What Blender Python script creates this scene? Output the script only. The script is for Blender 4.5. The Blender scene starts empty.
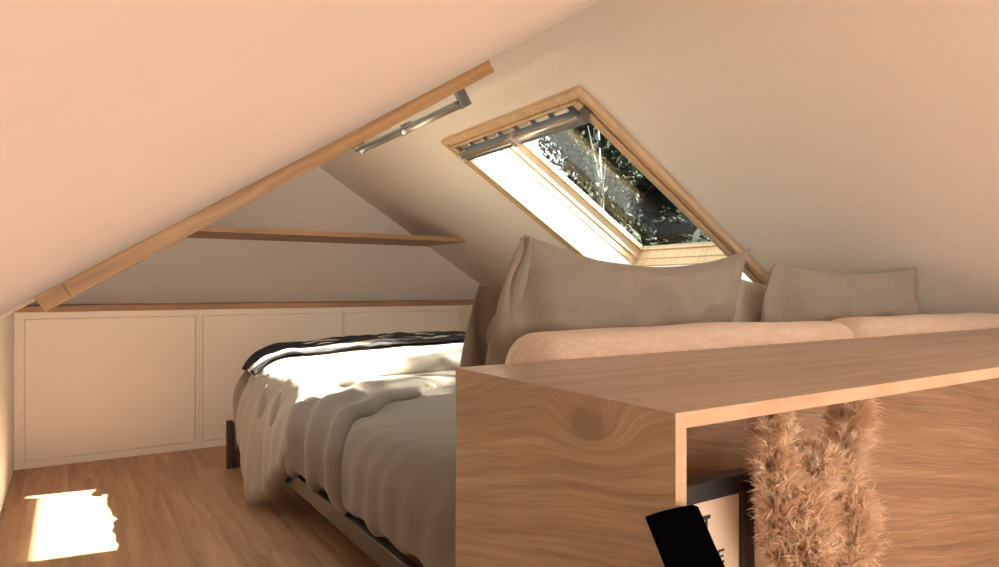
import bpy, bmesh, math, random
from mathutils import Vector, Matrix, noise

S = bpy.context.scene
COL = S.collection
R = math.radians

# ---------------------------------------------------------------- camera
cam_d = bpy.data.cameras.new('camera')
cam = bpy.data.objects.new('camera', cam_d)
COL.objects.link(cam)
cam.location = (0, 0, 1.0)
cam.rotation_euler = (R(90), 0, -math.atan2(431.5, 676.0))
cam_d.sensor_fit = 'HORIZONTAL'
cam_d.sensor_width = 36
cam_d.lens = 676.0 / 999.0 * 36
cam_d.shift_y = 3.5 / 999.0
cam_d.clip_start = 0.002
cam_d.clip_end = 200
S.camera = cam

# ---------------------------------------------------------------- world, sun, exposure
W = bpy.data.worlds.new('sky')
S.world = W
W.use_nodes = True
bg = W.node_tree.nodes['Background']
bg.inputs['Color'].default_value = (0.80, 0.90, 1.0, 1)
bg.inputs['Strength'].default_value = 2.6

sd = bpy.data.lights.new('sun', 'SUN')
sd.energy = 130
sd.color = (1.0, 0.91, 0.79)
sd.angle = R(0.6)
sun = bpy.data.objects.new('sun', sd)
COL.objects.link(sun)
sun.location = (8, -3, 9)
sun.rotation_euler = Vector((-1.15, 0.42, -1.0)).to_track_quat('-Z', 'Y').to_euler()

# warm fill lamp added behind the viewer, outside the added gable window
ad = bpy.data.lights.new('gable_fill', 'AREA')
ad.shape = 'RECTANGLE'
ad.size = 2.3
ad.size_y = 1.0
ad.energy = 74
ad.color = (1.0, 0.93, 0.83)
al = bpy.data.objects.new('gable_fill', ad)
COL.objects.link(al)
al.location = (1.60, -2.45, 0.86)
al.rotation_euler = Vector((0.12, 1, -0.42)).to_track_quat('-Z', 'Z').to_euler()

S.view_settings.view_transform = 'Standard'
S.view_settings.look = 'None'
S.view_settings.exposure = 0.17
S.view_settings.gamma = 1.0
S.view_settings.use_curve_mapping = False
S.cycles.max_bounces = 10
S.cycles.diffuse_bounces = 8

# ---------------------------------------------------------------- material helpers
def newmat(name):
    m = bpy.data.materials.new(name)
    m.use_nodes = True
    nt = m.node_tree
    return m, nt, nt.nodes['Principled BSDF']

def N(nt, typ, **kw):
    n = nt.nodes.new(typ)
    for k, v in kw.items():
        if k in n.inputs:
            n.inputs[k].default_value = v
        else:
            setattr(n, k, v)
    return n

def L(nt, a, b):
    nt.links.new(a, b)

def ramp(nt, fac, stops):
    r = nt.nodes.new('ShaderNodeValToRGB')
    e = r.color_ramp.elements
    while len(e) < len(stops):
        e.new(0.5)
    for i, (p, c) in enumerate(stops):
        e[i].position = p
        e[i].color = (c[0], c[1], c[2], 1)
    L(nt, fac, r.inputs[0])
    return r.outputs[0]

def plain(name, col, rough=0.6, metal=0.0, bump=0.0, bscale=60, var=0.0):
    m, nt, b = newmat(name)
    b.inputs['Base Color'].default_value = (*col, 1)
    b.inputs['Roughness'].default_value = rough
    b.inputs['Metallic'].default_value = metal
    tc = N(nt, 'ShaderNodeTexCoord')
    nz = N(nt, 'ShaderNodeTexNoise', Scale=bscale, Detail=4.0)
    L(nt, tc.outputs['Object'], nz.inputs['Vector'])
    if var:
        c = ramp(nt, nz.outputs['Fac'], [(0.3, [x*(1-var) for x in col]), (0.7, [min(1, x*(1+var)) for x in col])])
        L(nt, c, b.inputs['Base Color'])
    if bump:
        bp = N(nt, 'ShaderNodeBump', Strength=bump, Distance=0.002)
        L(nt, nz.outputs['Fac'], bp.inputs['Height'])
        L(nt, bp.outputs['Normal'], b.inputs['Normal'])
    return m

def wood(name, dark, mid, light, axis='X', cross='Z', gscale=28.0, stretch=0.06, rough=0.5, knot=None,
         planks=None, bump=0.25, slant=0.0, fine=1.0, fw2=0.22, wav=0.055):
    """grain runs along `axis`; `knot`=(x,y,z,amp,radius) bends the grain about a point."""
    m, nt, b = newmat(name)
    b.inputs['Roughness'].default_value = rough
    tc = N(nt, 'ShaderNodeTexCoord')
    sep = N(nt, 'ShaderNodeSeparateXYZ')
    L(nt, tc.outputs['Object'], sep.inputs[0])
    def M(op, a, bb=None, c=None):
        n = N(nt, 'ShaderNodeMath', operation=op)
        for i, v in enumerate((a, bb, c)):
            if v is None: continue
            if isinstance(v, (int, float)): n.inputs[i].default_value = v
            else: L(nt, v, n.inputs[i])
        return n.outputs[0]
    al_ = sep.outputs[axis]
    cr = sep.outputs[cross]
    third = [c for c in 'XYZ' if c not in (axis, cross)][0]
    th = sep.outputs[third]
    # broad waviness
    cv = N(nt, 'ShaderNodeCombineXYZ')
    L(nt, M('MULTIPLY', al_, 1.3), cv.inputs[0]); L(nt, M('MULTIPLY', cr, 5.0), cv.inputs[1]); L(nt, th, cv.inputs[2])
    nw = N(nt, 'ShaderNodeTexNoise', Scale=1.6, Detail=3.0)
    L(nt, cv.outputs[0], nw.inputs['Vector'])
    g = M('ADD', cr, M('MULTIPLY', M('SUBTRACT', nw.outputs['Fac'], 0.5), wav))
    if slant:
        g = M('ADD', g, M('MULTIPLY', al_, slant))
    kmask = None
    if knot:
        ka, kc, amp, rad = knot
        da = M('DIVIDE', M('SUBTRACT', al_, ka), rad*1.9)
        dc = M('DIVIDE', M('SUBTRACT', cr, kc), rad)
        r2 = M('ADD', M('MULTIPLY', da, da), M('MULTIPLY', dc, dc))
        ex = M('POWER', 2.718, M('MULTIPLY', r2, -1.0))
        g = M('ADD', g, M('MULTIPLY', ex, amp))
        kmask = M('POWER', 2.718, M('MULTIPLY', r2, -6.0))
    pid = 0.0
    if planks:
        pw, pl = planks
        row = M('FLOOR', M('DIVIDE', cr, pw))
        off = M('MULTIPLY', M('FRACT', M('MULTIPLY', row, 0.37)), pl)
        colm = M('FLOOR', M('DIVIDE', M('ADD', al_, off), pl))
        wn = N(nt, 'ShaderNodeTexWhiteNoise', noise_dimensions='2D')
        c2 = N(nt, 'ShaderNodeCombineXYZ')
        L(nt, row, c2.inputs[0]); L(nt, colm, c2.inputs[1])
        L(nt, c2.outputs[0], wn.inputs['Vector'])
        pid = wn.outputs['Value']
    c3 = N(nt, 'ShaderNodeCombineXYZ')
    L(nt, M('MULTIPLY', al_, stretch*gscale), c3.inputs[0])
    L(nt, M('MULTIPLY', g, gscale), c3.inputs[1])
    if planks:
        L(nt, M('ADD', M('MULTIPLY', pid, 37.0), th), c3.inputs[2])
    else:
        L(nt, M('MULTIPLY', th, 2.0), c3.inputs[2])
    n1 = N(nt, 'ShaderNodeTexNoise', Scale=1.0, Detail=6.0, Roughness=0.6)
    L(nt, c3.outputs[0], n1.inputs['Vector'])
    c4 = N(nt, 'ShaderNodeCombineXYZ')
    L(nt, M('MULTIPLY', al_, 9.0*fine), c4.inputs[0]); L(nt, M('MULTIPLY', g, 300.0*fine), c4.inputs[1]); L(nt, th, c4.inputs[2])
    n2 = N(nt, 'ShaderNodeTexNoise', Scale=1.0, Detail=3.0)
    L(nt, c4.outputs[0], n2.inputs['Vector'])
    f = M('ADD', M('MULTIPLY', n1.outputs['Fac'], 1-fw2), M('MULTIPLY', n2.outputs['Fac'], fw2))
    if planks:
        f = M('ADD', f, M('MULTIPLY', M('SUBTRACT', pid, 0.5), 0.10))
    if kmask is not None:
        f = M('SUBTRACT', f, M('MULTIPLY', kmask, 0.42))
    col = ramp(nt, f, [(0.30, dark), (0.50, mid), (0.68, light)])
    if planks:
        fr = M('FRACT', M('DIVIDE', cr, pw))
        e1 = M('LESS_THAN', fr, 0.010)
        fr2 = M('FRACT', M('DIVIDE', M('ADD', al_, off), pl))
        e2 = M('LESS_THAN', fr2, 0.0015)
        e = M('MAXIMUM', e1, e2)
        mx = N(nt, 'ShaderNodeMix', data_type='RGBA')
        L(nt, M('MULTIPLY', e, 0.55), mx.inputs['Factor'])
        L(nt, col, mx.inputs['A'])
        mx.inputs['B'].default_value = (dark[0]*0.5, dark[1]*0.5, dark[2]*0.5, 1)
        col = mx.outputs['Result']
    L(nt, col, b.inputs['Base Color'])
    bp = N(nt, 'ShaderNodeBump', Strength=bump, Distance=0.0015)
    L(nt, f, bp.inputs['Height'])
    L(nt, bp.outputs['Normal'], b.inputs['Normal'])
    return m

def fabric(name, col, weave=900.0, var=0.10, rough=0.9, bump=0.4, sheen=0.2):
    m, nt, b = newmat(name)
    b.inputs['Roughness'].default_value = rough
    b.inputs['Sheen Weight'].default_value = sheen
    tc = N(nt, 'ShaderNodeTexCoord')
    fs = []
    for sc in ((1, 0.12, 1), (0.12, 1, 0.12)):
        mp = N(nt, 'ShaderNodeMapping')
        mp.inputs['Scale'].default_value = sc
        L(nt, tc.outputs['Object'], mp.inputs['Vector'])
        nz = N(nt, 'ShaderNodeTexNoise', Scale=weave*0.45, Detail=2.0)
        L(nt, mp.outputs[0], nz.inputs['Vector'])
        fs.append(nz.outputs['Fac'])
    ad_ = N(nt, 'ShaderNodeMath', operation='MULTIPLY')
    L(nt, fs[0], ad_.inputs[0]); L(nt, fs[1], ad_.inputs[1])
    big = N(nt, 'ShaderNodeTexNoise', Scale=9.0, Detail=5.0)
    L(nt, tc.outputs['Object'], big.inputs['Vector'])
    a2 = N(nt, 'ShaderNodeMath', operation='MULTIPLY_ADD')
    L(nt, big.outputs['Fac'], a2.inputs[0]); a2.inputs[1].default_value = 0.12; L(nt, ad_.outputs[0], a2.inputs[2])
    c = ramp(nt, a2.outputs[0], [(0.16, [x*(1-var) for x in col]), (0.46, [min(1, x*(1+var)) for x in col])])
    L(nt, c, b.inputs['Base Color'])
    bp = N(nt, 'ShaderNodeBump', Strength=bump, Distance=0.001)
    L(nt, ad_.outputs[0], bp.inputs['Height'])
    L(nt, bp.outputs['Normal'], b.inputs['Normal'])
    return m

MT = {}
MT['plaster'] = plain('wall_plaster', (0.84, 0.785, 0.735), 0.85, bump=0.08, bscale=35, var=0.015)
MT['cab'] = plain('cabinet_white', (0.90, 0.82, 0.73), 0.42, var=0.01, bscale=3)
MT['white'] = plain('reveal_white', (0.86, 0.87, 0.88), 0.5, var=0.01)
MT['floor'] = wood('floor_oak', (0.22, 0.115, 0.058), (0.38, 0.215, 0.115), (0.52, 0.31, 0.175), axis='Y', cross='X',
                   gscale=22, stretch=0.05, planks=(0.192, 1.38), rough=0.42, bump=0.12)
MT['oak_side'] = wood('sideboard_oak_side', (0.25, 0.172, 0.105), (0.375, 0.272, 0.168), (0.49, 0.37, 0.24), axis='Y', cross='Z',
                      gscale=75, stretch=0.03, knot=(0.725, 0.807, 0.065, 0.040), bump=0.45, slant=0.22, fw2=0.34, wav=0.045)
MT['oak_top'] = wood('sideboard_oak_top', (0.30, 0.22, 0.160), (0.43, 0.335, 0.252), (0.53, 0.43, 0.335), axis='X', cross='Y',
                     gscale=30, stretch=0.05, rough=0.38, bump=0.2)
MT['oak_edge'] = wood('sideboard_oak_edge', (0.40, 0.25, 0.145), (0.50, 0.33, 0.205), (0.56, 0.385, 0.25), axis='X', cross='Z',
                      gscale=10, stretch=0.7, rough=0.6, bump=0.1)
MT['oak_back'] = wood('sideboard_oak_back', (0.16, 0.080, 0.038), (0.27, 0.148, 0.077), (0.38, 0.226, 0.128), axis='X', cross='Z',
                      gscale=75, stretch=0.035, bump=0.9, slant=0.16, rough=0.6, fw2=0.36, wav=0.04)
MT['oak_shelf'] = wood('shelf_oak', (0.22, 0.125, 0.062), (0.36, 0.21, 0.11), (0.48, 0.29, 0.165), axis='X', cross='Y', gscale=30, bump=0.15)
MT['pine'] = wood('skylight_pine', (0.46, 0.31, 0.17), (0.58, 0.41, 0.24), (0.66, 0.49, 0.31), axis='X', cross='Y', gscale=60,
                  stretch=0.04, rough=0.45, bump=0.12)
MT['pine_l'] = wood('skylight_pine_amber', (0.30, 0.155, 0.06), (0.45, 0.26, 0.11), (0.56, 0.35, 0.16), axis='X', cross='Z', gscale=40,
                    stretch=0.06, rough=0.45, bump=0.12, slant=-0.625)
MT['linen'] = fabric('pillow_linen', (0.245, 0.210, 0.170), 1100, 0.08)
MT['linen_pale'] = fabric('pillow_pale', (0.50, 0.47, 0.44), 700, 0.12)
MT['duvet'] = fabric('duvet_cotton', (0.25, 0.205, 0.160), 500, 0.05, bump=0.15)
MT['sheet'] = fabric('cover_cotton', (0.170, 0.137, 0.104), 420, 0.05, bump=0.15)
MT['boucle'] = fabric('boucle_cream', (0.66, 0.53, 0.42), 260, 0.10, bump=0.7)
MT['metal'] = plain('bed_metal', (0.10, 0.085, 0.07), 0.5, 0.6)
MT['alu'] = plain('bar_aluminium', (0.62, 0.58, 0.53), 0.30, 0.85)
MT['alu_dark'] = plain('grey_metal', (0.16, 0.17, 0.165), 0.4, 0.6)
MT['rubber'] = plain('dark_gasket', (0.06, 0.065, 0.07), 0.5)
MT['black'] = plain('matt_black', (0.001, 0.001, 0.001), 1.0)
MT['black'].node_tree.nodes['Principled BSDF'].inputs['Specular IOR Level'].default_value = 0.0
MT['frameblack'] = plain('frame_black', (0.022, 0.022, 0.022), 0.35)
MT['paper'] = plain('print_paper', (0.62, 0.52, 0.40), 0.8, var=0.02)
MT['ink'] = plain('ink', (0.02, 0.018, 0.015), 0.8)
MT['vase'] = plain('vase_stoneware', (0.45, 0.38, 0.30), 0.6, bump=0.3)
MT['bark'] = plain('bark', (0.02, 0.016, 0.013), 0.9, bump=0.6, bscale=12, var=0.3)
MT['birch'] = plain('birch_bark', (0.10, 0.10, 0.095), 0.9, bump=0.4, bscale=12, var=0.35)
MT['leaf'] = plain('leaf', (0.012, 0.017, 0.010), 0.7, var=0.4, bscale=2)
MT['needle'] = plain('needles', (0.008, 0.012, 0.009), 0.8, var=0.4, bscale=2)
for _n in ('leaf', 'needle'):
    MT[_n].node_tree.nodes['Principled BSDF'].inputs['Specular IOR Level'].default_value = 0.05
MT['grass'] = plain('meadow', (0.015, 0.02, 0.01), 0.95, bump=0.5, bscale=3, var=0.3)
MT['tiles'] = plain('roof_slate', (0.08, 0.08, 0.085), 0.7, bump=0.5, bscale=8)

def pampas_mat(name, a, b_, c):
    m, nt, b = newmat(name)
    b.inputs['Roughness'].default_value = 0.8
    tc = N(nt, 'ShaderNodeTexCoord')
    nz = N(nt, 'ShaderNodeTexNoise', Scale=28.0, Detail=4.0)
    L(nt, tc.outputs['Object'], nz.inputs['Vector'])
    L(nt, ramp(nt, nz.outputs['Fac'], [(0.32, a), (0.5, b_), (0.66, c)]), b.inputs['Base Color'])
    tl = N(nt, 'ShaderNodeBsdfTranslucent'); tl.inputs[0].default_value = (*c, 1)
    mx = N(nt, 'ShaderNodeMixShader', Fac=0.28)
    out = nt.nodes['Material Output']
    L(nt, b.outputs[0], mx.inputs[1]); L(nt, tl.outputs[0], mx.inputs[2]); L(nt, mx.outputs[0], out.inputs['Surface'])
    return m
MT['pampas'] = pampas_mat('pampas_plume', (0.62, 0.42, 0.27), (0.80, 0.62, 0.45), (0.88, 0.75, 0.59))
MT['stem'] = plain('dry_stem', (0.40, 0.28, 0.15), 0.8)

def glass_mat(name, tint):
    m = bpy.data.materials.new(name)
    m.use_nodes = True
    nt = m.node_tree
    nt.nodes.clear()
    o = nt.nodes.new('ShaderNodeOutputMaterial')
    tr = N(nt, 'ShaderNodeBsdfTransparent'); tr.inputs[0].default_value = (*tint, 1)
    gl = N(nt, 'ShaderNodeBsdfGlossy', Roughness=0.02)
    lw = N(nt, 'ShaderNodeLayerWeight', Blend=0.5)
    pw = N(nt, 'ShaderNodeMath', operation='POWER'); L(nt, lw.outputs['Facing'], pw.inputs[0]); pw.inputs[1].default_value = 5.0
    fr = N(nt, 'ShaderNodeMath', operation='MULTIPLY_ADD'); L(nt, pw.outputs[0], fr.inputs[0]); fr.inputs[1].default_value = 0.25; fr.inputs[2].default_value = 0.012
    mx = N(nt, 'ShaderNodeMixShader')
    L(nt, fr.outputs[0], mx.inputs[0]); L(nt, tr.outputs[0], mx.inputs[1]); L(nt, gl.outputs[0], mx.inputs[2])
    L(nt, mx.outputs[0], o.inputs['Surface'])
    return m
MT['glass'] = glass_mat('solar_glass', (0.80, 0.83, 0.81))
MT['clear'] = glass_mat('clear_glass', (0.95, 0.95, 0.95))

# striped throw
m, nt, b = newmat('striped_throw')
b.inputs['Roughness'].default_value = 0.95
tc = N(nt, 'ShaderNodeTexCoord')
sp = N(nt, 'ShaderNodeSeparateXYZ'); L(nt, tc.outputs['UV'], sp.inputs[0])
nz = N(nt, 'ShaderNodeTexNoise', Scale=14.0, Detail=2.0); L(nt, tc.outputs['UV'], nz.inputs['Vector'])
ma = N(nt, 'ShaderNodeMath', operation='MULTIPLY_ADD'); L(nt, nz.outputs['Fac'], ma.inputs[0]); ma.inputs[1].default_value = 0.05; L(nt, sp.outputs['Y'], ma.inputs[2])
rp = nt.nodes.new('ShaderNodeValToRGB'); rp.color_ramp.interpolation = 'CONSTANT'
e = rp.color_ramp.elements
bk = (0.012, 0.012, 0.014, 1); cr_ = (0.55, 0.48, 0.40, 1)
st = [(0, bk), (0.12, cr_), (0.34, bk), (0.60, cr_), (0.64, bk), (0.80, cr_), (0.83, bk)]
while len(e) < len(st): e.new(0.5)
for i, (p, c) in enumerate(st):
    e[i].position = p; e[i].color = c
L(nt, ma.outputs[0], rp.inputs[0]); L(nt, rp.outputs[0], b.inputs['Base Color'])
MT['throw'] = m

# ---------------------------------------------------------------- mesh helpers
def obj(name, bm, mat, parent=None, smooth=False, bevel=0.0, recalc=True):
    if recalc:
        bmesh.ops.recalc_face_normals(bm, faces=bm.faces)
    me = bpy.data.meshes.new(name)
    bm.to_mesh(me)
    bm.free()
    o = bpy.data.objects.new(name, me)
    COL.objects.link(o)
    me.materials.append(MT[mat] if isinstance(mat, str) else mat)
    if smooth:
        for p in me.polygons: p.use_smooth = True
    if bevel:
        md = o.modifiers.new('bevel', 'BEVEL')
        md.width = bevel; md.segments = 2; md.limit_method = 'ANGLE'; md.angle_limit = R(40)
    if parent is not None:
        o.parent = parent
        o.matrix_parent_inverse = parent.matrix_world.inverted() if False else Matrix.Translation(-parent.location)
    return o

def thing(name, label, cat, loc=(0, 0, 0), group=None, kind=None):
    o = bpy.data.objects.new(name, None)
    COL.objects.link(o)
    o.location = loc
    o.empty_display_size = 0.05
    if kind: o['kind'] = kind
    if label: o['label'] = label
    if cat: o['category'] = cat
    if group: o['group'] = group
    return o

def tag(o, label, cat, group=None):
    o['label'] = label; o['category'] = cat
    if group: o['group'] = group
    return o

def box(bm, x0, x1, y0, y1, z0, z1, f=None):
    c = [(x0, y0, z0), (x1, y0, z0), (x1, y1, z0), (x0, y1, z0), (x0, y0, z1), (x1, y0, z1), (x1, y1, z1), (x0, y1, z1)]
    if f: c = [f(*p) for p in c]
    v = [bm.verts.new(p) for p in c]
    for q in ((3, 2, 1, 0), (4, 5, 6, 7), (0, 1, 5, 4), (1, 2, 6, 5), (2, 3, 7, 6), (3, 0, 4, 7)):
        bm.faces.new([v[i] for i in q])
    return v

def tube(bm, pts, r, seg=12, caps=True):
    rings = []
    pts = [Vector(p) for p in pts]
    for i, p in enumerate(pts):
        a = pts[max(i-1, 0)]; b_ = pts[min(i+1, len(pts)-1)]
        d = (b_ - a).normalized()
        up = Vector((0, 0, 1)) if abs(d.z) < 0.9 else Vector((1, 0, 0))
        s_ = d.cross(up).normalized(); t_ = s_.cross(d)
        rr = r[i] if isinstance(r, (list, tuple)) else r
        rings.append([bm.verts.new(p + rr*(math.cos(2*math.pi*k/seg)*s_ + math.sin(2*math.pi*k/seg)*t_)) for k in range(seg)])
    for a, b_ in zip(rings, rings[1:]):
        for k in range(seg):
            bm.faces.new((a[k], a[(k+1) % seg], b_[(k+1) % seg], b_[k]))
    if caps:
        bm.faces.new(rings[0][::-1]); bm.faces.new(rings[-1])

def lathe(bm, prof, cx, cy, seg=32):
    rings = [[bm.verts.new((cx + r*math.cos(2*math.pi*k/seg), cy + r*math.sin(2*math.pi*k/seg), z)) for k in range(seg)] for r, z in prof]
    for a, b_ in zip(rings, rings[1:]):
        for k in range(seg):
            bm.faces.new((a[k], a[(k+1) % seg], b_[(k+1) % seg], b_[k]))
    bm.faces.new(rings[0][::-1])

def nz3(x, y, z=0.0):
    return noise.noise(Vector((x, y, z)))

def sstep(a, b_, x):
    t = max(0.0, min(1.0, (x-a)/(b_-a)))
    return t*t*(3-2*t)

def interp(tab, x):
    if x <= tab[0][0]: return tab[0][1]
    for (a, fa), (b_, fb) in zip(tab, tab[1:]):
        if x <= b_:
            t = (x-a)/(b_-a); t = t*t*(3-2*t)
            return fa + (fb-fa)*t
    return tab[-1][1]

# ---------------------------------------------------------------- room constants
Y0, Y1 = -2.3, 5.0
XL, XR, XM = -0.25, 3.25, 1.5
ZK, ZR = 0.862, 1.956       # knee wall top, ridge
CS, SN = 0.8480, 0.5300     # roof pitch cos, sin
def slope_z(x): return 1.0185 + 0.625*x if x < XM else 2.8935 - 0.625*x

def RW(s, y, n):            # right skylight coordinates: down-slope, along ridge, outward
    return (1.73 + CS*s + SN*n, y, 1.8122 - SN*s + CS*n)
def LW(s, y, n):
    p = RW(s, y, n)
    return (3.0 - p[0], p[1], p[2])

def struct(name, bm, mat, **k):
    o = obj(name, bm, mat, **k)
    o['kind'] = 'structure'
    return o

bm = bmesh.new(); box(bm, XL-0.1, XR+0.1, Y0-0.1, Y1+0.1, -0.2, 0.0); struct('floor', bm, 'floor')
bm = bmesh.new(); box(bm, XL-0.15, XL, Y0, Y1, 0.0, ZK); struct('wall_left', bm, 'plaster')
bm = bmesh.new(); box(bm, XR, XR+0.15, Y0, Y1, 0.0, ZK); struct('wall_right', bm, 'plaster')

def gable(bm, y0, y1, hole=None):
    out = [(XL-0.2, 0), (XR+0.2, 0), (XR+0.2, ZK-0.125+0.30), (XM, ZR+0.30), (XL-0.2, ZK-0.125+0.30)]
    for y in (y0, y1):
        vs = [bm.verts.new((x, y, z)) for x, z in out]
        if hole is None:
            bm.faces.new(vs)
        else:
            hx0, hx1, hz0, hz1 = hole
            h = [bm.verts.new((x, y, z)) for x, z in ((hx0, hz0), (hx1, hz0), (hx1, hz1), (hx0, hz1))]
            bm.faces.new((vs[0], vs[1], h[1], h[0])); bm.faces.new((vs[1], vs[2], h[2], h[1]))
            bm.faces.new((vs[2], vs[3], h[3], h[2])); bm.faces.new((vs[3], vs[4], h[3]))
            bm.faces.new((vs[4], vs[0], h[0], h[3]))
bm = bmesh.new(); gable(bm, Y1, Y1+0.12); struct('wall_far', bm, 'plaster')
bm = bmesh.new(); gable(bm, Y0, Y0-0.06, (0.25, 2.75, 0.22, 1.50)); struct('wall_near', bm, 'plaster')

# sloping ceilings with the roof build-up, opening for each skylight
HS0, HS1, HY0, HY1 = 0.035, 1.545, 2.150, 3.245
def slab(name, F):
    bm = bmesh.new()
    se0, se1 = -0.2712, 1.793   # ridge .. eave along the slope
    for n, ext in ((0.0, 0.0), (0.30, 0.2)):
        a0 = se0 - (0.1875 if n else 0); a1 = se1 + ext
        ys = [Y0-0.02, HY0, HY1, Y1+0.02]; ss = [a0, HS0, HS1, a1]
        g = [[bm.verts.new(F(s, y, n)) for y in ys] for s in ss]
        for i in range(3):
            for j in range(3):
                if i == 1 and j == 1: continue
                bm.faces.new((g[i][j], g[i+1][j], g[i+1][j+1], g[i][j+1]))
        if n == 0: g0 = g
        else:
            for (a, b_) in (((1, 1), (1, 2)), ((1, 2), (2, 2)), ((2, 2), (2, 1)), ((2, 1), (1, 1))):
                bm.faces.new((g0[a[0]][a[1]], g0[b_[0]][b_[1]], g[b_[0]][b_[1]], g[a[0]][a[1]]))
            bm.faces.new((g0[3][0], g0[3][3], g[3][3], g[3][0]))
    return struct(name, bm, 'plaster')
slab('ceiling_left', LW)
slab('ceiling_right', RW)

# unseen near gable window behind the viewer, added to let the fill lamp in
w = thing('fill_window', None, None, (1.5, Y0, 0.22), kind='structure')
bm = bmesh.new()
for a in ((0.25, 0.31, 0.22, 1.50), (2.69, 2.75, 0.22, 1.50), (0.31, 2.69, 0.22, 0.28), (0.31, 2.69, 1.44, 1.50), (1.47, 1.53, 0.28, 1.44)):
    box(bm, a[0], a[1], Y0-0.055, Y0-0.005, a[2], a[3])
obj('frame', bm, 'pine', w)
bm = bmesh.new(); box(bm, 0.31, 2.69, Y0-0.032, Y0-0.028, 0.28, 1.44); obj('pane', bm, 'clear', w)

# ---------------------------------------------------------------- skylights
def skylight(name, F, pine, o0=0.0, pr=0.030, bn=-0.066):
    w = thing(name, None, None, F(0.8, 2.70, 0.0), kind='structure')
    o1, a0, a1 = 1.585, 2.115, 3.285
    def ring(bm, s0, s1, y0, y1, ws, wy, n0, n1):
        box(bm, s0, s0+ws, y0, y1, n0, n1, F); box(bm, s1-ws, s1, y0, y1, n0, n1, F)
        box(bm, s0+ws, s1-ws, y0, y0+wy, n0, n1, F); box(bm, s0+ws, s1-ws, y1-wy, y1, n0, n1, F)
    bm = bmesh.new()
    ring(bm, o0, o1, a0, a1, 0.028-o0, 0.028, -pr, 0.0)
    ring(bm, 0.028, o1-0.028, a0+0.028, a1-0.028, 0.016, 0.018, -0.022, 0.0)
    ring(bm, 0.044, o1-0.044, a0+0.046, a1-0.046, 0.014, 0.034, -0.036, 0.004)
    obj('frame', bm, pine, w, bevel=0.003)
    bm = bmesh.new()
    ring(bm, HS0+0.001, HS1-0.001, HY0+0.001, HY1-0.001, 0.020, 0.020, 0.004, 0.150)
    obj('lining', bm, 'white', w)
    bm = bmesh.new()
    ring(bm, HS0+0.001, HS1-0.001, HY0+0.001, HY1-0.001, 0.030, 0.024, 0.152, 0.200)
    ring(bm, HS0+0.001, HS1-0.001, HY0+0.001, HY1-0.001, 0.036, 0.029, 0.200, 0.206)
    ring(bm, HS0+0.001, HS1-0.001, HY0+0.001, HY1-0.001, 0.034, 0.027, 0.206, 0.262)
    ring(bm, HS0+0.001, HS1-0.001, HY0+0.001, HY1-0.001, 0.046, 0.040, 0.262, 0.292)
    obj('sash', bm, 'pine', w, bevel=0.002)
    bm = bmesh.new(); box(bm, HS0+0.04, HS1-0.04, HY0+0.035, HY1-0.035, 0.271, 0.277, F); obj('pane', bm, 'glass', w)
    # ventilation flap at the top: dark gasket, light blocks, round bar, end caps, centre latch
    bm = bmesh.new(); box(bm, 0.052, 0.125, a0+0.082, a1-0.082, -0.026, 0.02, F); slot = obj('vent_slot', bm, 'rubber', w)
    for k in range(7):
        y = a0 + 0.125 + k*0.138
        bm = bmesh.new(); box(bm, 0.060, 0.082, y, y+0.095, -0.036, -0.0265, F); obj('vent_block', bm, 'alu', slot, bevel=0.005)
    b0, b1 = a0+0.05, a1-0.11
    bm = bmesh.new(); tube(bm, [F(0.106, b0, bn), F(0.106, b1, bn)], 0.0165, 20); bar = obj('ventilation_bar', bm, 'alu', w, smooth=False)
    for p in bar.data.polygons: p.use_smooth = len(p.vertices) == 4
    bm = bmesh.new(); box(bm, 0.128, 0.150, b0, b1, bn+0.004, bn+0.016, F); obj('flap', bm, 'alu_dark', w, bevel=0.002)
    for y in (b0-0.012, b1-0.012):
        bm = bmesh.new(); box(bm, 0.084, 0.130, y, y+0.016, bn-0.019, -0.0, F); obj('bracket', bm, 'alu_dark' if y < 2.6 else 'alu', w, bevel=0.004)
    bm = bmesh.new(); ym = (b0+b1)/2
    box(bm, 0.076, 0.140, ym-0.020, ym+0.020, bn-0.020, bn+0.024, F); obj('latch', bm, 'alu', bar, bevel=0.006)
    bm = bmesh.new(); box(bm, 0.10, 0.175, b1-0.045, b1-0.035, -0.064, -0.050, F); obj('catch', bm, 'rubber', w)
    return w
skylight('window_1', RW, 'pine')
skylight('window_2', LW, 'pine_l', -0.042, 0.046, -0.090)

# ---------------------------------------------------------------- cabinets along the far gable
YC = 4.525
units = [(-0.25, 0.683, -0.200, 0.660, 'low white cabinet at the left corner of the far wall, door in full view'),
         (0.683, 1.610, 0.706, 1.600, 'low white cabinet second from the left, behind the bed foot'),
         (1.610, 2.550, 1.622, 2.540, 'low white cabinet third from the left, mostly hidden by the bed'),
         (2.550, 3.240, 2.562, 3.200, 'low white cabinet at the right end of the row, behind the pillows')]
for i, (x0, x1, d0, d1, lab) in enumerate(units):
    t = thing('storage_cabinet', lab, 'cabinet', ((x0+x1)/2, YC+0.2, 0), 'low white cabinets under the gable counter')
    x0 += 0.001; x1 -= 0.001
    if x0 < XL+0.003: x0 = XL+0.002
    bm = bmesh.new()
    box(bm, x0, x1, YC+0.016, Y1-0.002, 0.001, 0.860)                       # carcass
    box(bm, x0, d0-0.003, YC, YC+0.016, 0.001, 0.860); box(bm, d1+0.003, x1, YC, YC+0.016, 0.001, 0.860)
    box(bm, d0-0.003, d1+0.003, YC, YC+0.016, 0.001, 0.042); box(bm, d0-0.003, d1+0.003, YC, YC+0.016, 0.826, 0.860)
    obj('body', bm, 'cab', t)
    bm = bmesh.new(); box(bm, d0+0.0015, d1-0.0015, YC+0.003, YC+0.015, 0.047, 0.821); obj('door', bm, 'cab', t, bevel=0.002)
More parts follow.
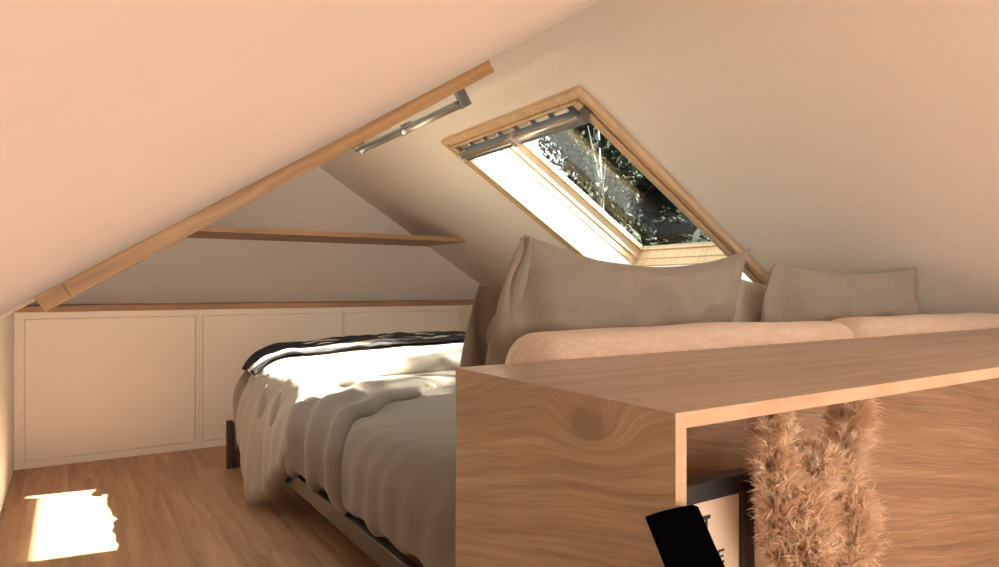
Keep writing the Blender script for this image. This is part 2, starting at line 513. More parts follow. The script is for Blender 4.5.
# counter board, ends cut to the roof slope
bm = bmesh.new()
def sloped_board(bm, y0, y1, z0, z1, m_=0.002):
    def xl(z): return max(XL, (z-1.0185)/0.625) + m_
    def xr(z): return min(XR, (2.8935-z)/0.625) - m_
    c = [(xl(z0), y0, z0), (xr(z0), y0, z0), (xr(z0), y1, z0), (xl(z0), y1, z0), (xl(z1), y0, z1), (xr(z1), y0, z1), (xr(z1), y1, z1), (xl(z1), y1, z1)]
    v = [bm.verts.new(p) for p in c]
    for q in ((3, 2, 1, 0), (4, 5, 6, 7), (0, 1, 5, 4), (1, 2, 6, 5), (2, 3, 7, 6), (3, 0, 4, 7)):
        bm.faces.new([v[i] for i in q])
sloped_board(bm, YC-0.002, Y1-0.002, 0.8615, 0.893)
tag(obj('countertop', bm, 'oak_shelf'), 'long thin oak board lying on top of the low white cabinets', 'countertop')
bm = bmesh.new(); sloped_board(bm, 4.36, Y1-0.001, 1.334, 1.368)
tag(obj('wall_shelf', bm, 'oak_shelf'), 'long oak shelf spanning the gable wall from slope to slope', 'shelf')

# ---------------------------------------------------------------- bed
BX0, BX1, BY0, BY1 = 0.77, 3.17, 1.13, 3.96
bed = thing('bed', 'dark metal bed frame with square legs under the mattress', 'bed', ((BX0+BX1)/2, (BY0+BY1)/2, 0))
for (x0, x1, y0, y1, nm) in ((BX0, BX0+0.03, BY0, BY1, 'foot_rail'), (BX1-0.03, BX1, BY0, BY1, 'head_rail'),
                             (BX0+0.03, BX1-0.03, BY0, BY0+0.03, 'side_rail'), (BX0+0.03, BX1-0.03, BY1-0.03, BY1, 'side_rail')):
    bm = bmesh.new(); box(bm, x0, x1, y0, y1, 0.18, 0.245); obj(nm, bm, 'metal', bed, bevel=0.003)
bm = bmesh.new()
for k in range(14):
    x = BX0 + 0.1 + k*0.165
    box(bm, x, x+0.07, BY0+0.03, BY1-0.03, 0.215, 0.235)
obj('slats', bm, 'oak_shelf', bed)
for x in (BX0+0.001, BX1-0.035):
    for y in (BY0+0.001, BY1-0.035):
        bm = bmesh.new(); box(bm, x, x+0.034, y, y+0.034, 0.0, 0.18); obj('leg', bm, 'metal', bed, bevel=0.003)
# upright stub with bracket at the far foot corner
bm = bmesh.new(); box(bm, BX0-0.034, BX0-0.001, BY1-0.03, BY1+0.004, 0.0, 0.262); box(bm, BX0-0.034, BX0+0.05, BY1-0.012, BY1+0.002, 0.16, 0.25)
obj('corner_post', bm, 'metal', bed, bevel=0.002)

def rounded_box(bm, x0, x1, y0, y1, z0, z1, ex=4.0, nu=40, nv=28, crown=0.0, wr=0.0, seed=0):
    cx, cy, cz = (x0+x1)/2, (y0+y1)/2, (z0+z1)/2
    hx, hy, hz = (x1-x0)/2, (y1-y0)/2, (z1-z0)/2
    def sg(c, p): return math.copysign(abs(c)**p, c)
    rows = []
    p = 2.0/ex
    for i in range(nv+1):
        ph = -math.pi/2 + math.pi*i/nv
        row = []
        for k in range(nu):
            th = 2*math.pi*k/nu
            X = hx*sg(math.cos(ph), p)*sg(math.cos(th), p)
            Y = hy*sg(math.cos(ph), p)*sg(math.sin(th), p)
            Z = hz*sg(math.sin(ph), p)
            d = wr*nz3(X*4+seed, Y*6, Z*6)
            row.append(bm.verts.new((cx+X, cy+Y+d, cz+Z+d)))
        rows.append(row)
    for a, b_ in zip(rows, rows[1:]):
        for k in range(nu):
            bm.faces.new((a[k], a[(k+1) % nu], b_[(k+1) % nu], b_[k]))
    bmesh.ops.remove_doubles(bm, verts=bm.verts, dist=1e-5)

bm = bmesh.new(); rounded_box(bm, BX0+0.045, BX1-0.01, BY0+0.02, BY1-0.04, 0.247, 0.50, ex=9, nu=80, nv=30)
tag(obj('mattress', bm, 'sheet', smooth=True), 'thick mattress on the dark bed frame, covered by bedding', 'mattress')

# layered bedding: each layer runs over the mattress top and hangs down the foot side (towards -X)
XF = 0.79            # outer plane of the foot side
ZT = 0.505           # top of the mattress
RC = 0.10            # corner radius
def path(p, base, RC=0.10, hb=1.0):
    """p = arc length measured from x=XF+RC on the top (p<0 on the top towards the head) -> (x, z, nx, nz)"""
    rc = RC + base
    if p < 0: return (XF+RC - p, ZT+base, 0.0, 1.0)
    q = rc*math.pi/2
    a = min(p/rc, math.pi/2)
    x = XF+RC - (RC+base*hb)*math.sin(a)
    if p < q:
        return (x, ZT-RC + rc*math.cos(a), -math.sin(a), math.cos(a))
    return (x, ZT-RC-(p-q), -1.0, 0.0)

def layer(name, mat, base, thick, edge_y, ymax, hem, p_head, folds, nu=170, nv=150, ew=0.05, far_drop=True, amp=1.0, RC=0.10, hb=1.0, far_in=0.0, flare=0.0):
    """edge_y(p): near edge in Y; hem(y): z of hem along the foot side"""
    bm = bmesh.new()
    q = (RC+base)*math.pi/2
    uvs = []
    rows = []
    for i in range(nu+1):
        row = []
        for j in range(nv+1):
            v = j/nv
            # need the hem length at this y: iterate once
            y_guess = edge_y(0.7) + (ymax-edge_y(0.7))*v
            pend = q + (ZT-RC) - hem(y_guess)
            p = -p_head + (p_head + pend)*(i/nu)
            ye = edge_y(p)
            ym_ = ymax - far_in*sstep(0.0, 0.35, p)
            y = ye + (ym_-ye)*v
            d_edge = (y-ye)
            d_hem = (pend-p)
            d_far = ym_-y
            def rnd(d, w):
                t = max(0.0, min(1.0, d/w))
                return math.sqrt(max(0.0, 1-(1-t)**2))
            th = thick*rnd(d_edge, ew)*rnd(d_hem, ew)
            x, z, nx, nz_ = path(p, base, RC, hb)
            f = folds(p, y)*rnd(d_edge, 0.12)
            if p > -0.1: f *= 1.0
            off = th + amp*f
            if p > q: off += flare*(p-q)/0.4
            off = max(off, 0.004)
            Z = z + nz_*off
            X = x + nx*off
            Yv = y
            if far_drop and d_far < 0.14 and p < q:
                t = 1 - d_far/0.14
                Z -= (1-math.sqrt(max(0, 1-t*t)))*0.16
            row.append(bm.verts.new((X, Yv, Z)))
        rows.append(row)
    for a, b_ in zip(rows, rows[1:]):
        for k in range(nv):
            bm.faces.new((a[k], a[k+1], b_[k+1], b_[k]))
    # underside skirt on the near edge and hem so edges read as thick cloth
    o = obj(name, bm, mat, smooth=True)
    md = o.modifiers.new('solid', 'SOLIDIFY'); md.thickness = 0.008; md.offset = -1
    return o

def ridged(x, y, s=0.0):
    return 1 - abs(nz3(x, y, s))*2

# C: lowest cover, seen nearest
def foldC(p, y):
    a = 0.003*math.sin(y*44 + 3.5*nz3(p*2, y*2, 3)) * sstep(-0.15, 0.25, p)
    b_ = 0.010*nz3(p*1.8, y*2.0, 7.0) + 0.005*max(0, ridged(p*2.6+y*1.1, y*2.2-p*2.2, 9)-0.6)
    return 0.012 + a + b_
def edgeC(p): return 1.30
def hemC(y): return 0.268 + 0.010*math.sin(y*31) + 0.014*nz3(y*7, 0, 1)
o = layer('bed_cover', 'sheet', 0.000, 0.014, edgeC, 3.90, hemC, 2.12, foldC, nu=180, nv=220, far_in=0.22)
tag(o, 'plain beige-grey cotton cover on the near part of the bed, hanging over the rail', 'bed cover')

# B: middle fold
E2 = [(-2.1, 3.02), (-0.9, 2.95), (-0.68, 2.86), (-0.25, 2.56), (0.0, 2.30), (0.16, 2.16), (0.45, 2.13)]
def edgeB(p): return interp(E2, p)
def foldB(p, y):
    d = y - edgeB(p)
    a = 0.018*math.sin(d*26 + 1.5*nz3(p*2, y, 5)) * sstep(-0.5, 0.1, p)*sstep(0, 0.12, d)
    return 0.006 + a + 0.015*nz3(p*2.5, y*4, 17.0)
def hemB(y): return 0.264 + 0.012*math.sin(y*43) + 0.012*nz3(y*9, 0, 4)
o = layer('blanket', 'sheet', 0.016, 0.036, edgeB, 3.88, hemB, 2.10, foldB, nu=170, nv=150, ew=0.07, far_in=0.22)
tag(o, 'beige-grey cotton blanket fold between the smooth cover and the thick duvet', 'blanket')

# A: thick duvet bunched on the far side, long corner hanging down at the foot
E1 = [(-2.1, 3.12), (-0.7, 3.08), (-0.29, 3.10), (-0.03, 2.90), (0.20, 2.66), (0.36, 2.52)]
def edgeA(p): return interp(E1, p)
HM = [(2.52, 0.40), (2.70, 0.29), (2.9, 0.185), (3.1, 0.080), (3.28, 0.012), (3.42, 0.10), (3.62, 0.22), (3.85, 0.27)]
def hemA(y):
    for (a, fa), (b_, fb) in zip(HM, HM[1:]):
        if y <= b_: return fa + (fb-fa)*(y-a)/(b_-a)
    return HM[-1][1]
def foldA(p, y):
    d = y - edgeA(p)
    w_ = sstep(-0.10, 0.35, p)
    ph = (y-2.52)*9.5 + 1.8*p + 0.9*nz3(p*1.1, y*1.3, 2)
    fan = 0.020*(abs(math.sin(ph*0.55))**0.7 - 0.5)*2*w_*sstep(0, 0.15, d)
    fine = 0.003*math.sin(y*52 + 3*nz3(p*2, y*3, 6))*w_
    mound = 0.036*sstep(0.0, 0.40, d)*sstep(0.25, -0.45, p)
    big = 0.016*nz3(p*1.5, y*1.8, 27.0)
    cr = 0.011*max(0, ridged(p*2.2 + y*0.7, y*3.0 - p*1.0, 31)-0.55)
    return 0.004 + fan + fine + big + cr + mound
AB, AR, AH = 0.050, 0.20, 0.0
o = layer('duvet', 'duvet', AB, 0.068, edgeA, 3.90, hemA, 2.10, foldA, nu=240, nv=200, ew=0.065, RC=AR, hb=AH, far_in=0.23, flare=0.05)
tag(o, 'thick crumpled beige duvet on the far side of the bed, pointed corner hanging down', 'duvet')

def duvet_surf(p, y, lift):
    x, z, nx, nz_ = path(p, AB, AR, AH)
    off = 0.068 + foldA(p, y)*sstep(0, 0.12, y-edgeA(p)) + lift
    Z = z+nz_*off
    d_far = 3.90-y
    if d_far < 0.14:
        t = min(1, 1-d_far/0.14); Z -= (1-math.sqrt(max(0, 1-t*t)))*0.16
    return (x+nx*off, y, Z)

# striped throw along the far side of the duvet
bm = bmesh.new()
uvl = bm.loops.layers.uv.new('UVMap')
nu, nv = 150, 60
rows = []
for i in range(nu+1):
    row = []
    u_ = i/nu
    p = 0.19 - 1.65*u_
    for j in range(nv+1):
        v_ = j/nv
        wid = 0.22 + 0.08*sstep(0, 0.35, u_) + 0.04*math.sin(u_*9)
        yc = 3.60 + 0.06*sstep(0, 0.3, u_) + 0.02*math.sin(u_*7+1) - 0.02*u_
        y = yc - wid/2 + wid*v_
        y = min(y, 3.875)
        lift = 0.012 + 0.016*abs(math.sin(v_*16 + 3*nz3(u_*5, v_*2, 8))) + 0.012*abs(nz3(u_*14, v_*5, 4))
        if v_ > 0.6: lift += 0.022*(v_-0.6)/0.4
        row.append((bm.verts.new(duvet_surf(p, y, lift)), (u_, v_)))
    rows.append(row)
for a, b_ in zip(rows, rows[1:]):
    for k in range(nv):
        q4 = (a[k], a[k+1], b_[k+1], b_[k])
        f = bm.faces.new([v[0] for v in q4])
        for lp, v in zip(f.loops, q4): lp[uvl].uv = v[1]
o = obj('throw_blanket', bm, 'throw', smooth=True)
md = o.modifiers.new('solid', 'SOLIDIFY'); md.thickness = 0.010; md.offset = 1
tag(o, 'thin black throw with cream stripes lying crumpled along the far edge of the duvet', 'throw')

# ---------------------------------------------------------------- cream back cushions and pillows
def bolster(x0, x1, lab, seed, z1=0.897, r=0.085):
    bm = bmesh.new()
    cy, cz, hy, hz = 1.2235, (z1+0.545)/2, 0.1115, (z1-0.545)/2
    rows = []
    nx = 70
    L_ = x1-x0
    for i in range(nx+1):
        t = i/nx
        x = x0 + L_*(0.5-0.5*math.cos(math.pi*t))
        d = min(x-x0, x1-x)
        ins = r*(1-math.sqrt(max(0, 1-(1-min(1, d/r))**2))) + 0.0005
        row = []
        for k in range(48):
            a = 2*math.pi*k/48
            c_, s_ = math.cos(a), math.sin(a)
            e_ = 2/3.4
            Y = (hy-ins)*math.copysign(abs(c_)**e_, c_); Z = (hz-ins)*math.copysign(abs(s_)**e_, s_)
            w_ = 0.007*nz3(x*3+seed, Y*5, Z*5)
            row.append(bm.verts.new((x, cy+Y, cz+Z+w_ + 0.004*math.sin(math.pi*t))))
        rows.append(row)
    for a, b_ in zip(rows, rows[1:]):
        for k in range(48): bm.faces.new((a[k], a[(k+1) % 48], b_[(k+1) % 48], b_[k]))
    bm.faces.new(rows[0]); bm.faces.new(rows[-1][::-1])
    o = obj('back_cushion', bm, 'boucle', smooth=True)
    tag(o, lab, 'cushion', 'cream back cushions standing behind the sideboard')
    return o
bolster(0.822, 2.04, 'long cream back cushion behind the sideboard, the left one with a rounded end', 1)
bolster(2.043, 3.14, 'long cream back cushion behind the sideboard, the right one', 5)

def pillow(corners, y, T, dips, mat, lab, group, lean=0.0, yaw=0.0, seed=0, n=56, creases=(), pinch=0.5, wr=0.012, flange=0.0):
    """corners TL,TR,BR,BL in (x,z); dips = (top, right, bottom, left) inward bows"""
    TL, TR, BR, BL = [Vector((c[0], c[1])) for c in corners]
    bm = bmesh.new()
    cen = (TL+TR+BR+BL)/4
    zb = min(BL.y, BR.y)
    def P(u, v):   # u,v in -1..1 ; v=1 top
        a, b_ = (u+1)/2, (v+1)/2
        q = (1-b_)*((1-a)*BL + a*BR) + b_*((1-a)*TL + a*TR)
        bu = (1-u*u); bv = (1-v*v)
        q = q + Vector((0, -dips[0]*bu*max(0, v)**2 + dips[2]*bu*max(0, -v)**2))
        q = q + Vector((-dips[1]*bv*max(0, u)**2 + dips[3]*bv*max(0, -u)**2, 0))
        return q
    grids = []
    for side in (-1, 1):
        g = []
        for i in range(n+1):
            r_ = []
            u = math.sin(math.pi/2*(-1+2*i/n))
            for j in range(n+1):
                v = math.sin(math.pi/2*(-1+2*j/n))
                q = P(u, v)
                w_ = max(0.0, (1-abs(u)**2.2)*(1-abs(v)**2.2))**pinch
                th = T*w_
                k = nz3(u*1.7+seed, v*1.9, side*3)*wr*2*w_
                k += wr*max(0, ridged(u*2.1+v*1.2+seed, v*2.4-u*1.3, side*2+seed)-0.5)*w_*1.8
                for (cu, cv, du, dv, wd, dp) in creases:
                    ln = math.hypot(du, dv)
                    ex, ey = du/ln, dv/ln
                    rx, ry = u-cu, v-cv
                    al2 = rx*ex+ry*ey; pe = rx*ey-ry*ex
                    if 0 < al2 < ln:
                        k -= dp*math.exp(-(pe/wd)**2)*math.sin(math.pi*al2/ln)
                yy = y + side*(th + (k if side < 0 else 0)) if side > 0 else y - (th + k)
                yy += lean*(q.y-zb) + yaw*(q.x-cen.x)
                # wavy seam
                yy += 0.010*nz3(u*3+seed, v*3, 5)*(1-w_)
                r_.append((q.x, yy, q.y))
            g.append(r_)
        grids.append(g)
    vs = []
    for si, g in enumerate(grids):
        vv = [[None]*(n+1) for _ in range(n+1)]
        for i in range(n+1):
            for j in range(n+1):
                if si == 1 and (i in (0, n) or j in (0, n)):
                    vv[i][j] = vs[0][i][j]
                else:
                    vv[i][j] = bm.verts.new(g[i][j])
        vs.append(vv)
        for i in range(n):
            for j in range(n):
                f = (vv[i][j], vv[i+1][j], vv[i+1][j+1], vv[i][j+1])
                bm.faces.new(f if si == 0 else f[::-1])
    o = obj('pillow', bm, mat, smooth=True)
    tag(o, lab, 'pillow', group)
    return o
GP = 'linen pillows propped behind the cream cushions'
p1 = pillow([(0.985, 1.136), (1.885, 1.126), (1.70, 0.545), (0.86, 0.545)], 1.425, 0.085, (0.072, 0.035, 0.0, -0.045), 'linen',
       'large taupe linen pillow in front of the skylight, sagging between two raised corners', GP, seed=2, yaw=0.0,
       creases=((-1, 1, 0.35, -1.5, 0.07, 0.05), (1, 1, -0.5, -1.1, 0.12, 0.02), (-0.3, 0.9, 0.7, -1.1, 0.07, 0.022), (0.1, 0.3, 0.8, -0.5, 0.05, 0.014)), wr=0.022)
p2 = pillow([(1.975, 1.080), (2.895, 1.080), (2.88, 0.545), (1.90, 0.545)], 1.395, 0.066, (0.030, -0.030, 0.0, -0.05), 'linen',
       'taupe linen pillow at the right, against the sloping wall', GP, seed=9,
       creases=((-1, 1, 0.45, -1.3, 0.10, 0.05), (1, 1, -0.28, -1.3, 0.06, 0.055)), wr=0.018)
pillow([(0.955, 1.006), (1.65, 1.00), (1.66, 0.545), (0.895, 0.545)], 1.600, 0.060, (0.02, 0.02, 0.0, -0.03), 'linen',
       'dark taupe pillow standing behind the large linen one, only its left end showing', GP, seed=14, wr=0.018,
       creases=((-0.95, 1, 0.2, -1.6, 0.06, 0.05),))
pillow([(1.935, 1.035), (2.55, 1.010), (2.55, 0.545), (1.76, 0.545)], 1.520, 0.055, (0.03, 0.0, 0.0, -0.03), 'linen_pale',
       'pale grey pillow peeking out between the two front linen pillows', GP, seed=21, wr=0.012)

# folded flange down the left side of the large pillow
bm = bmesh.new()
prev = None
for i in range(41):
    f = i/40
    z = 1.128 - 0.50*f
    xi = 0.987 - 0.125*(f**1.15) + 0.006*math.sin(f*14)
    wdt = (0.002 + 0.036*math.sin(min(1, f*1.5)*math.pi*0.5)) * (1 + 0.50*math.sin(f*19+4.6))
    ring = [bm.verts.new((xi+0.020*min(1, f*4), 1.412, z)), bm.verts.new((xi+0.002, 1.404 - 0.006*math.sin(f*11), z)), bm.verts.new((xi-wdt*0.5, 1.405+0.010*math.sin(f*13), z-0.004)), bm.verts.new((xi-wdt, 1.440, z-0.010*math.sin(f*9)))]
    if prev:
        for k in range(3): bm.faces.new((prev[k], prev[k+1], ring[k+1], ring[k]))
    prev = ring
fl = obj('flange', bm, 'linen', p1, smooth=True)
md = fl.modifiers.new('solid', 'SOLIDIFY'); md.thickness = 0.004

# ---------------------------------------------------------------- sideboard
SX0, SX1, SY0, SY1, SZ = 0.608, 3.18, 0.564, 1.104, 0.85
TH = 0.0195
sb = thing('sideboard', 'light oak sideboard with an open niche, in the right foreground', 'sideboard', ((SX0+SX1)/2, (SY0+SY1)/2, 0))
def split_board(name, x0, x1, y0, y1, z0, z1, mat, edge_test):
    bm = bmesh.new(); box(bm, x0, x1, y0, y1, z0, z1)
    o = obj(name, bm, mat, sb)
    o.data.materials.append(MT['oak_edge'])
    for p in o.data.polygons:
        if edge_test(p.normal): p.material_index = 1
    return o
split_board('top', SX0+TH*0, SX1, SY0, SY1, SZ-TH, SZ, 'oak_top', lambda n: n.y < -0.9)
split_board('side_panel', SX0, SX0+TH-0.0008, SY0, SY1, 0.0, SZ-TH-0.0002, 'oak_side', lambda n: n.y < -0.9)
# the left end of the top shows the same face as the side panel
tp = [c for c in sb.children if c.name.startswith('top')][0]
tp.data.materials.append(MT['oak_side'])
for p in tp.data.polygons:
    if p.normal.x < -0.9: p.material_index = 2
split_board('side_panel', SX1-TH, SX1, SY0, SY1, 0.0, SZ-TH-0.0002, 'oak_side', lambda n: n.y < -0.9)
split_board('divider', 2.35, 2.35+TH, SY0+0.002, SY1-0.02, 0.05, SZ-TH-0.0002, 'oak_side', lambda n: n.y < -0.9)
YB = 0.80
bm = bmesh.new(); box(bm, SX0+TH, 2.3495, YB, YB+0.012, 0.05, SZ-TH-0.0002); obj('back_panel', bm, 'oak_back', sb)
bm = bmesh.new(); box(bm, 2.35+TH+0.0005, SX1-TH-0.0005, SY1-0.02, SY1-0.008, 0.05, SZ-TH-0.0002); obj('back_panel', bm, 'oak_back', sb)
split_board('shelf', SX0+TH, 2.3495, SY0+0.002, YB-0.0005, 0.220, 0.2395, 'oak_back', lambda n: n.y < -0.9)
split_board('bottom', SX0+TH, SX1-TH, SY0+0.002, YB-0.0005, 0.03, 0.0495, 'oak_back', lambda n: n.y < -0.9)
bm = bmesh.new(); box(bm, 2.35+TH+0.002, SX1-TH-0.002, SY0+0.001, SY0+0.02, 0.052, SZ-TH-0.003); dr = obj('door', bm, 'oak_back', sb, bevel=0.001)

# framed print in the niche
fx0, fx1, fz0, fz1, fy = 0.690, 0.944, 0.2398, 0.700, 0.705
fr = thing('picture_frame', 'black framed print with dark lettering, standing in the sideboard niche', 'picture frame', ((fx0+fx1)/2, fy, fz0))
bm = bmesh.new()
fw = 0.027
box(bm, fx0, fx1, fy, fy+0.03, fz1-0.030, fz1); box(bm, fx0, fx1, fy, fy+0.03, fz0, fz0+fw)
box(bm, fx0, fx0+fw, fy, fy+0.03, fz0+fw, fz1-0.030); box(bm, fx1-fw, fx1, fy, fy+0.03, fz0+fw, fz1-0.030)
obj('frame', bm, 'frameblack', fr, bevel=0.001)
bm = bmesh.new(); box(bm, fx0+fw, fx1-fw, fy+0.010, fy+0.016, fz0+fw, fz1-0.030); obj('print', bm, 'paper', fr)
yt = fy+0.0095
def strokes(name, rects):
    bm = bmesh.new()
    for (x0, x1, z0, z1) in rects: box(bm, x0, x1, yt-0.0004, yt+0.0004, z0, z1)
    obj(name, bm, 'ink', fr)
tx, tz = 0.8387, 0.644
strokes('letter', [(tx-0.0092, tx+0.0092, tz-0.006, tz), (tx-0.0026, tx+0.0026, tz-0.048, tz-0.006)])
ex, ez = 0.8725, 0.584
strokes('letter', [(ex-0.007, ex-0.0035, ez-0.022, ez), (ex-0.0035, ex+0.008, ez-0.0035, ez), (ex-0.0035, ex+0.006, ez-0.0125, ez-0.0095), (ex-0.0035, ex+0.008, ez-0.022, ez-0.0185)])

# black panel leaning against the front of the sideboard
prof = [(0.552, 0.742), (0.5245, 0.700), (0.494, 0.658), (0.468, 0.612), (0.448, 0.55), (0.436, 0.45), (0.430, 0.3), (0.427, 0.14), (0.426, 0.0)]
bm = bmesh.new()
x0p, x1p = 0.546, 0.624
front, back = [], []
for i, (y, z) in enumerate(prof):
    a = prof[max(0, i-1)]; b_ = prof[min(len(prof)-1, i+1)]
    d = Vector((b_[0]-a[0], b_[1]-a[1])).normalized(); nn = Vector((d.y, -d.x))*0.010
    if nn.x > 0: nn = -nn
    bulge = 0.0015 if i == 0 else 0
    front.append([bm.verts.new((x, y+nn.x, max(0.0, z+nn.y*0 + (bulge if 0 < k < 4 else 0)))) for k, x in enumerate([x0p + (x1p-x0p)*t/4 for t in range(5)])])
    back.append([bm.verts.new((x, y, z + (bulge if 0 < k < 4 else 0))) for k, x in enumerate([x0p + (x1p-x0p)*t/4 for t in range(5)])])
for g in (front, back):
    for a, b_ in zip(g, g[1:]):
        for k in range(4): bm.faces.new((a[k], a[k+1], b_[k+1], b_[k]))
for k in range(4):
    bm.faces.new((front[0][k], front[0][k+1], back[0][k+1], back[0][k]))
    bm.faces.new((front[-1][k], front[-1][k+1], back[-1][k+1], back[-1][k]))
for i in range(len(prof)-1):
    for k in (0, 4): bm.faces.new((front[i][k], front[i+1][k], back[i+1][k], back[i][k]))
tag(obj('leaning_panel', bm, 'black'), 'narrow matt black panel leaning against the front corner of the oak sideboard', 'panel')

# ---------------------------------------------------------------- pampas grass in a vase
vx, vy = 1.02, 0.675
bm = bmesh.new()
lathe(bm, [(0.034, 0.2400), (0.055, 0.2572), (0.071, 0.3178), (0.067, 0.3986), (0.044, 0.4693), (0.039, 0.5097), (0.044, 0.5198), (0.034, 0.5097), (0.034, 0.4188), (0.011, 0.3582)], vx, vy)
tag(obj('vase', bm, 'vase', smooth=True), 'squat stoneware vase holding the pampas grass in the niche', 'vase')

def plume(pts, rad, lab, seed, count=2600, hair=0.034):
    random.seed(seed)
    pts = [Vector(p) for p in pts]
    t = thing('pampas_plume', lab, 'dried grass', tuple(pts[0]), 'pampas plumes in the sideboard niche')
    bm = bmesh.new(); tube(bm, pts, 0.0022, 6); obj('stem', bm, 'stem', t)
    def at(s):
        s = s*(len(pts)-2) + 1 - 0.0
        s = min(s, len(pts)-1.001); i = int(s); f = s-i
        return pts[i].lerp(pts[i+1], f), (pts[i+1]-pts[i]).normalized()
    bm = bmesh.new()
    for k in range(count//26):
        s = random.random()
        c, d = at(s)
        a1 = random.uniform(0, 2*math.pi)
        side = d.cross(Vector((math.cos(a1), math.sin(a1), 0.3))).normalized()
        prof_r = rad*(math.sin(math.pi*min(1, 0.20+s*0.74))**0.6)*random.uniform(0.55, 1.15)
        tip = c + side*prof_r + d*prof_r*random.uniform(0.6, 1.3)
        tuft = (side*random.uniform(0.2, 0.9) + d*random.uniform(0.6, 1.3) + Vector((random.uniform(-.4, .4), random.uniform(-.4, .4), -0.15))).normalized()
        droop = Vector((random.uniform(-.3, .3), random.uniform(-.3, .3), random.uniform(-0.7, 0.05)))
        for h in range(20):
            f = random.uniform(0.1, 1.0)
            p0 = c.lerp(tip, f)
            dirv = (tuft + Vector((random.gauss(0, 1), random.gauss(0, 1), random.gauss(0, 1)))*0.17).normalized()
            ln = hair*random.uniform(0.45, 1.0)
            p1 = p0 + dirv*ln*0.55
            p2 = p0 + (dirv + droop*0.7).normalized()*ln
            wv = dirv.cross(Vector((random.uniform(-1, 1), random.uniform(-1, 1), random.uniform(-1, 1)))).normalized()*random.uniform(0.0006, 0.0012)
            for q in (p0, p1, p2):
                if q.z > 0.8295: q.z = 0.8295 - random.random()*0.002
                if q.y > 0.797: q.y = 0.797
                if q.x > 0.67 and q.x < 0.946 and q.z < 0.702 and q.y > 0.70: q.y = 0.70
            a = bm.verts.new(p0-wv*0.6); b_ = bm.verts.new(p0+wv*0.6); c1 = bm.verts.new(p1+wv); c0 = bm.verts.new(p1-wv); e_ = bm.verts.new(p2)
            bm.faces.new((a, b_, c1, c0)); bm.faces.new((c0, c1, e_))
    obj('plume', bm, 'pampas', t, recalc=False)
    return t
base = (vx, vy, 0.45)
plume([base, (0.94, 0.650, 0.56), (0.912, 0.640, 0.66), (0.901, 0.640, 0.75), (0.898, 0.640, 0.80)], 0.027,
      'tall pampas plume at the left, reaching up to the sideboard top', 1, 17000)
plume([base, (1.03, 0.650, 0.54), (1.03, 0.645, 0.62), (1.010, 0.640, 0.69), (1.005, 0.635, 0.722)], 0.034,
      'shorter pampas plume in the middle of the bunch', 2, 17000)
plume([base, (1.070, 0.665, 0.54), (1.100, 0.660, 0.64), (1.122, 0.655, 0.73), (1.142, 0.650, 0.812)], 0.027,
      'tall pampas plume leaning to the right with a loose tip', 3, 14000, 0.044)
plume([base, (0.965, 0.630, 0.52), (0.955, 0.620, 0.58), (0.950, 0.620, 0.64), (0.942, 0.622, 0.68)], 0.036,
      'pampas plume low in the bunch, left of the middle one', 4, 15000)
plume([base, (1.06, 0.635, 0.50), (1.068, 0.625, 0.56), (1.070, 0.620, 0.61), (1.070, 0.620, 0.650)], 0.038,
      'pampas plume low in the bunch, in front of the right-leaning one', 5, 15000)

# ---------------------------------------------------------------- outside: ground and trees beyond the right skylight
bm = bmesh.new(); box(bm, -30, 60, -40, 60, -3.2, -3.0)
o = obj('ground', bm, 'grass'); o['kind'] = 'structure'

def leaf_cloud(bm, c, r, n, size, flat=1.0):
    for _ in range(n):
        while True:
            p = Vector((random.uniform(-1, 1), random.uniform(-1, 1), random.uniform(-1, 1)))
            if p.length < 1: break
        p = p.normalized()*(p.length**0.4)
        q = Vector(c) + Vector((p.x*r[0], p.y*r[1], p.z*r[2]))
        a = Vector((random.gauss(0, 1), random.gauss(0, 1), random.gauss(0, 1)*flat)).normalized()*size*random.uniform(0.6, 1.3)
        b_ = a.cross(Vector((random.gauss(0, 1), random.gauss(0, 1), random.gauss(0, 1)))).normalized()*size*0.5
        bm.faces.new([bm.verts.new(q-a), bm.verts.new(q+b_), bm.verts.new(q+a), bm.verts.new(q-b_)])

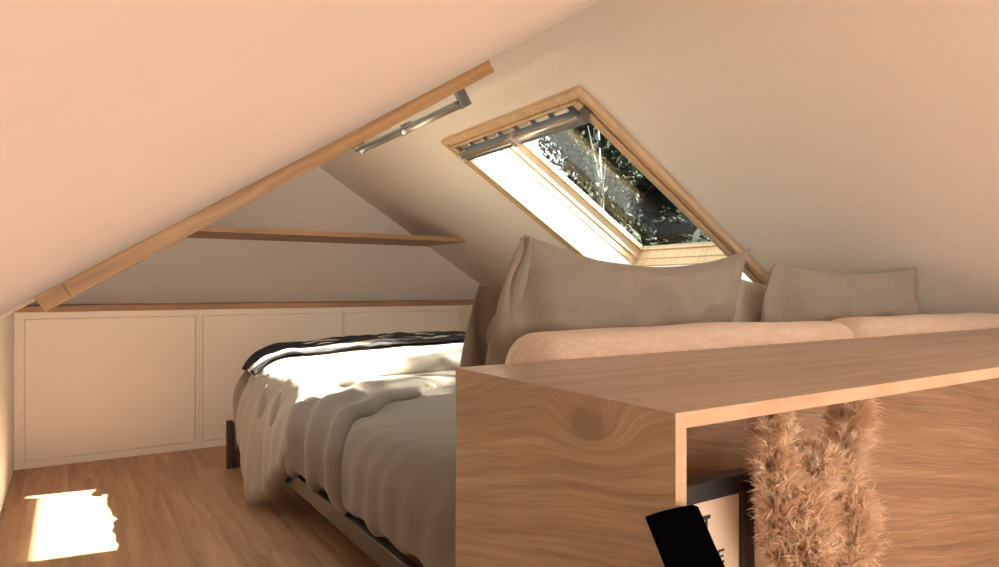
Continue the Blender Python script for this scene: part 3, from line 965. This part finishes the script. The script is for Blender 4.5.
def tree(kind, x, y, h, w_, lab, seed, n=5000):
    random.seed(seed)
    z0 = -3.0
    t = thing(kind, lab, 'tree', (x, y, z0), 'trees outside the skylight')
    bm = bmesh.new()
    if kind == 'spruce_tree':
        tube(bm, [(x, y, z0), (x, y, z0+h*0.97)], [0.16, 0.02], 10); obj('trunk', bm, 'bark', t)
        bm = bmesh.new()
        for k in range(n):
            f = random.random()**0.8
            z = z0 + 0.4 + f*(h-0.4)
            rr = w_*(1-f)**0.85*(0.75+0.25*math.sin(z*9))*random.uniform(0.3, 1.0)**0.6
            a = random.uniform(0, 2*math.pi)
            q = Vector((x+rr*math.cos(a), y+rr*math.sin(a), z-rr*0.25))
            d = Vector((math.cos(a), math.sin(a), -0.35)).normalized()*0.13
            s_ = Vector((-math.sin(a), math.cos(a), random.uniform(-.6, .6)))*0.05
            bm.faces.new([bm.verts.new(q-d), bm.verts.new(q+s_), bm.verts.new(q+d), bm.verts.new(q-s_)])
        m2 = [(w_*0.62*(1-f)+0.02, z0+0.5+f*(h-1.0)) for f in (0, .12, .3, .5, .7, .88, 1)]
        lathe(bm, m2, x, y, 14)
        obj('foliage', bm, 'needle', t, recalc=False)
    else:
        mt = 'birch' if kind == 'birch_tree' else 'bark'
        tube(bm, [(x, y, z0), (x+0.08, y, z0+h*0.5), (x-0.05, y+0.05, z0+h*0.93)], [0.12, 0.09, 0.02], 10)
        for k in range(10):
            f = random.uniform(0.35, 0.85); a = random.uniform(0, 6.28)
            tube(bm, [(x, y, z0+h*f), (x+w_*0.7*math.cos(a), y+w_*0.7*math.sin(a), z0+h*f+0.6)], [0.03, 0.008], 6)
        obj('trunk', bm, mt, t)
        bm = bmesh.new()
        m_ = 16
        for k in range(m_):
            f = random.uniform(0.32, 1.0); a = random.uniform(0, 6.28); rr = w_*random.uniform(0.1, 0.65)
            ctr = (x+rr*math.cos(a), y+rr*math.sin(a), z0+h*f-0.3)
            if kind == 'leafy_tree':
                bmesh.ops.create_icosphere(bm, subdivisions=2, radius=w_*0.36, matrix=Matrix.Translation(ctr))
            leaf_cloud(bm, ctr, (w_*0.5, w_*0.5, w_*0.42), n//m_, 0.055)
            continue
            leaf_cloud(bm, (x+rr*math.cos(a), y+rr*math.sin(a), z0+h*f-0.3), (w_*0.5, w_*0.5, w_*0.42), n//m_, 0.055)
        obj('foliage', bm, 'leaf', t, recalc=False)
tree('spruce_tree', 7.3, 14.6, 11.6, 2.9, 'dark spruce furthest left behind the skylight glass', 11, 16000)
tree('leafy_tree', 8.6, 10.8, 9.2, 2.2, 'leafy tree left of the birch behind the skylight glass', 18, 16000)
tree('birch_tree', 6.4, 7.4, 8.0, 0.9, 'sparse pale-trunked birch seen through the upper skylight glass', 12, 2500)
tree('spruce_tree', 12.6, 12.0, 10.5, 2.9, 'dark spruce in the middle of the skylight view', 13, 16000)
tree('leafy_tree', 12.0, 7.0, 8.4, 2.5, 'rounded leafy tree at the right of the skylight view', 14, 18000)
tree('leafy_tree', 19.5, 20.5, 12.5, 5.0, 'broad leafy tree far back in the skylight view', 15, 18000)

# lone tree on the sunny side whose round crown dapples the light on the bed
random.seed(77)
tc_ = Vector((10.05, -0.73, 6.35))
t = thing('leafy_tree', 'round-crowned tree outside on the sunny side of the house', 'tree', (10.0, -0.86, -3.0), 'trees outside the skylight')
bm = bmesh.new(); tube(bm, [(10.0, -0.86, -3.0), (10.05, -0.8, 2.0), (10.0, -0.86, 6.6)], [0.18, 0.13, 0.03], 10); obj('trunk', bm, 'bark', t)
bm = bmesh.new()
bmesh.ops.create_icosphere(bm, subdivisions=3, radius=1.42, matrix=Matrix.Translation(tc_))
leaf_cloud(bm, tc_, (1.75, 1.75, 1.7), 7000, 0.07)
obj('foliage', bm, 'leaf', t, recalc=False)
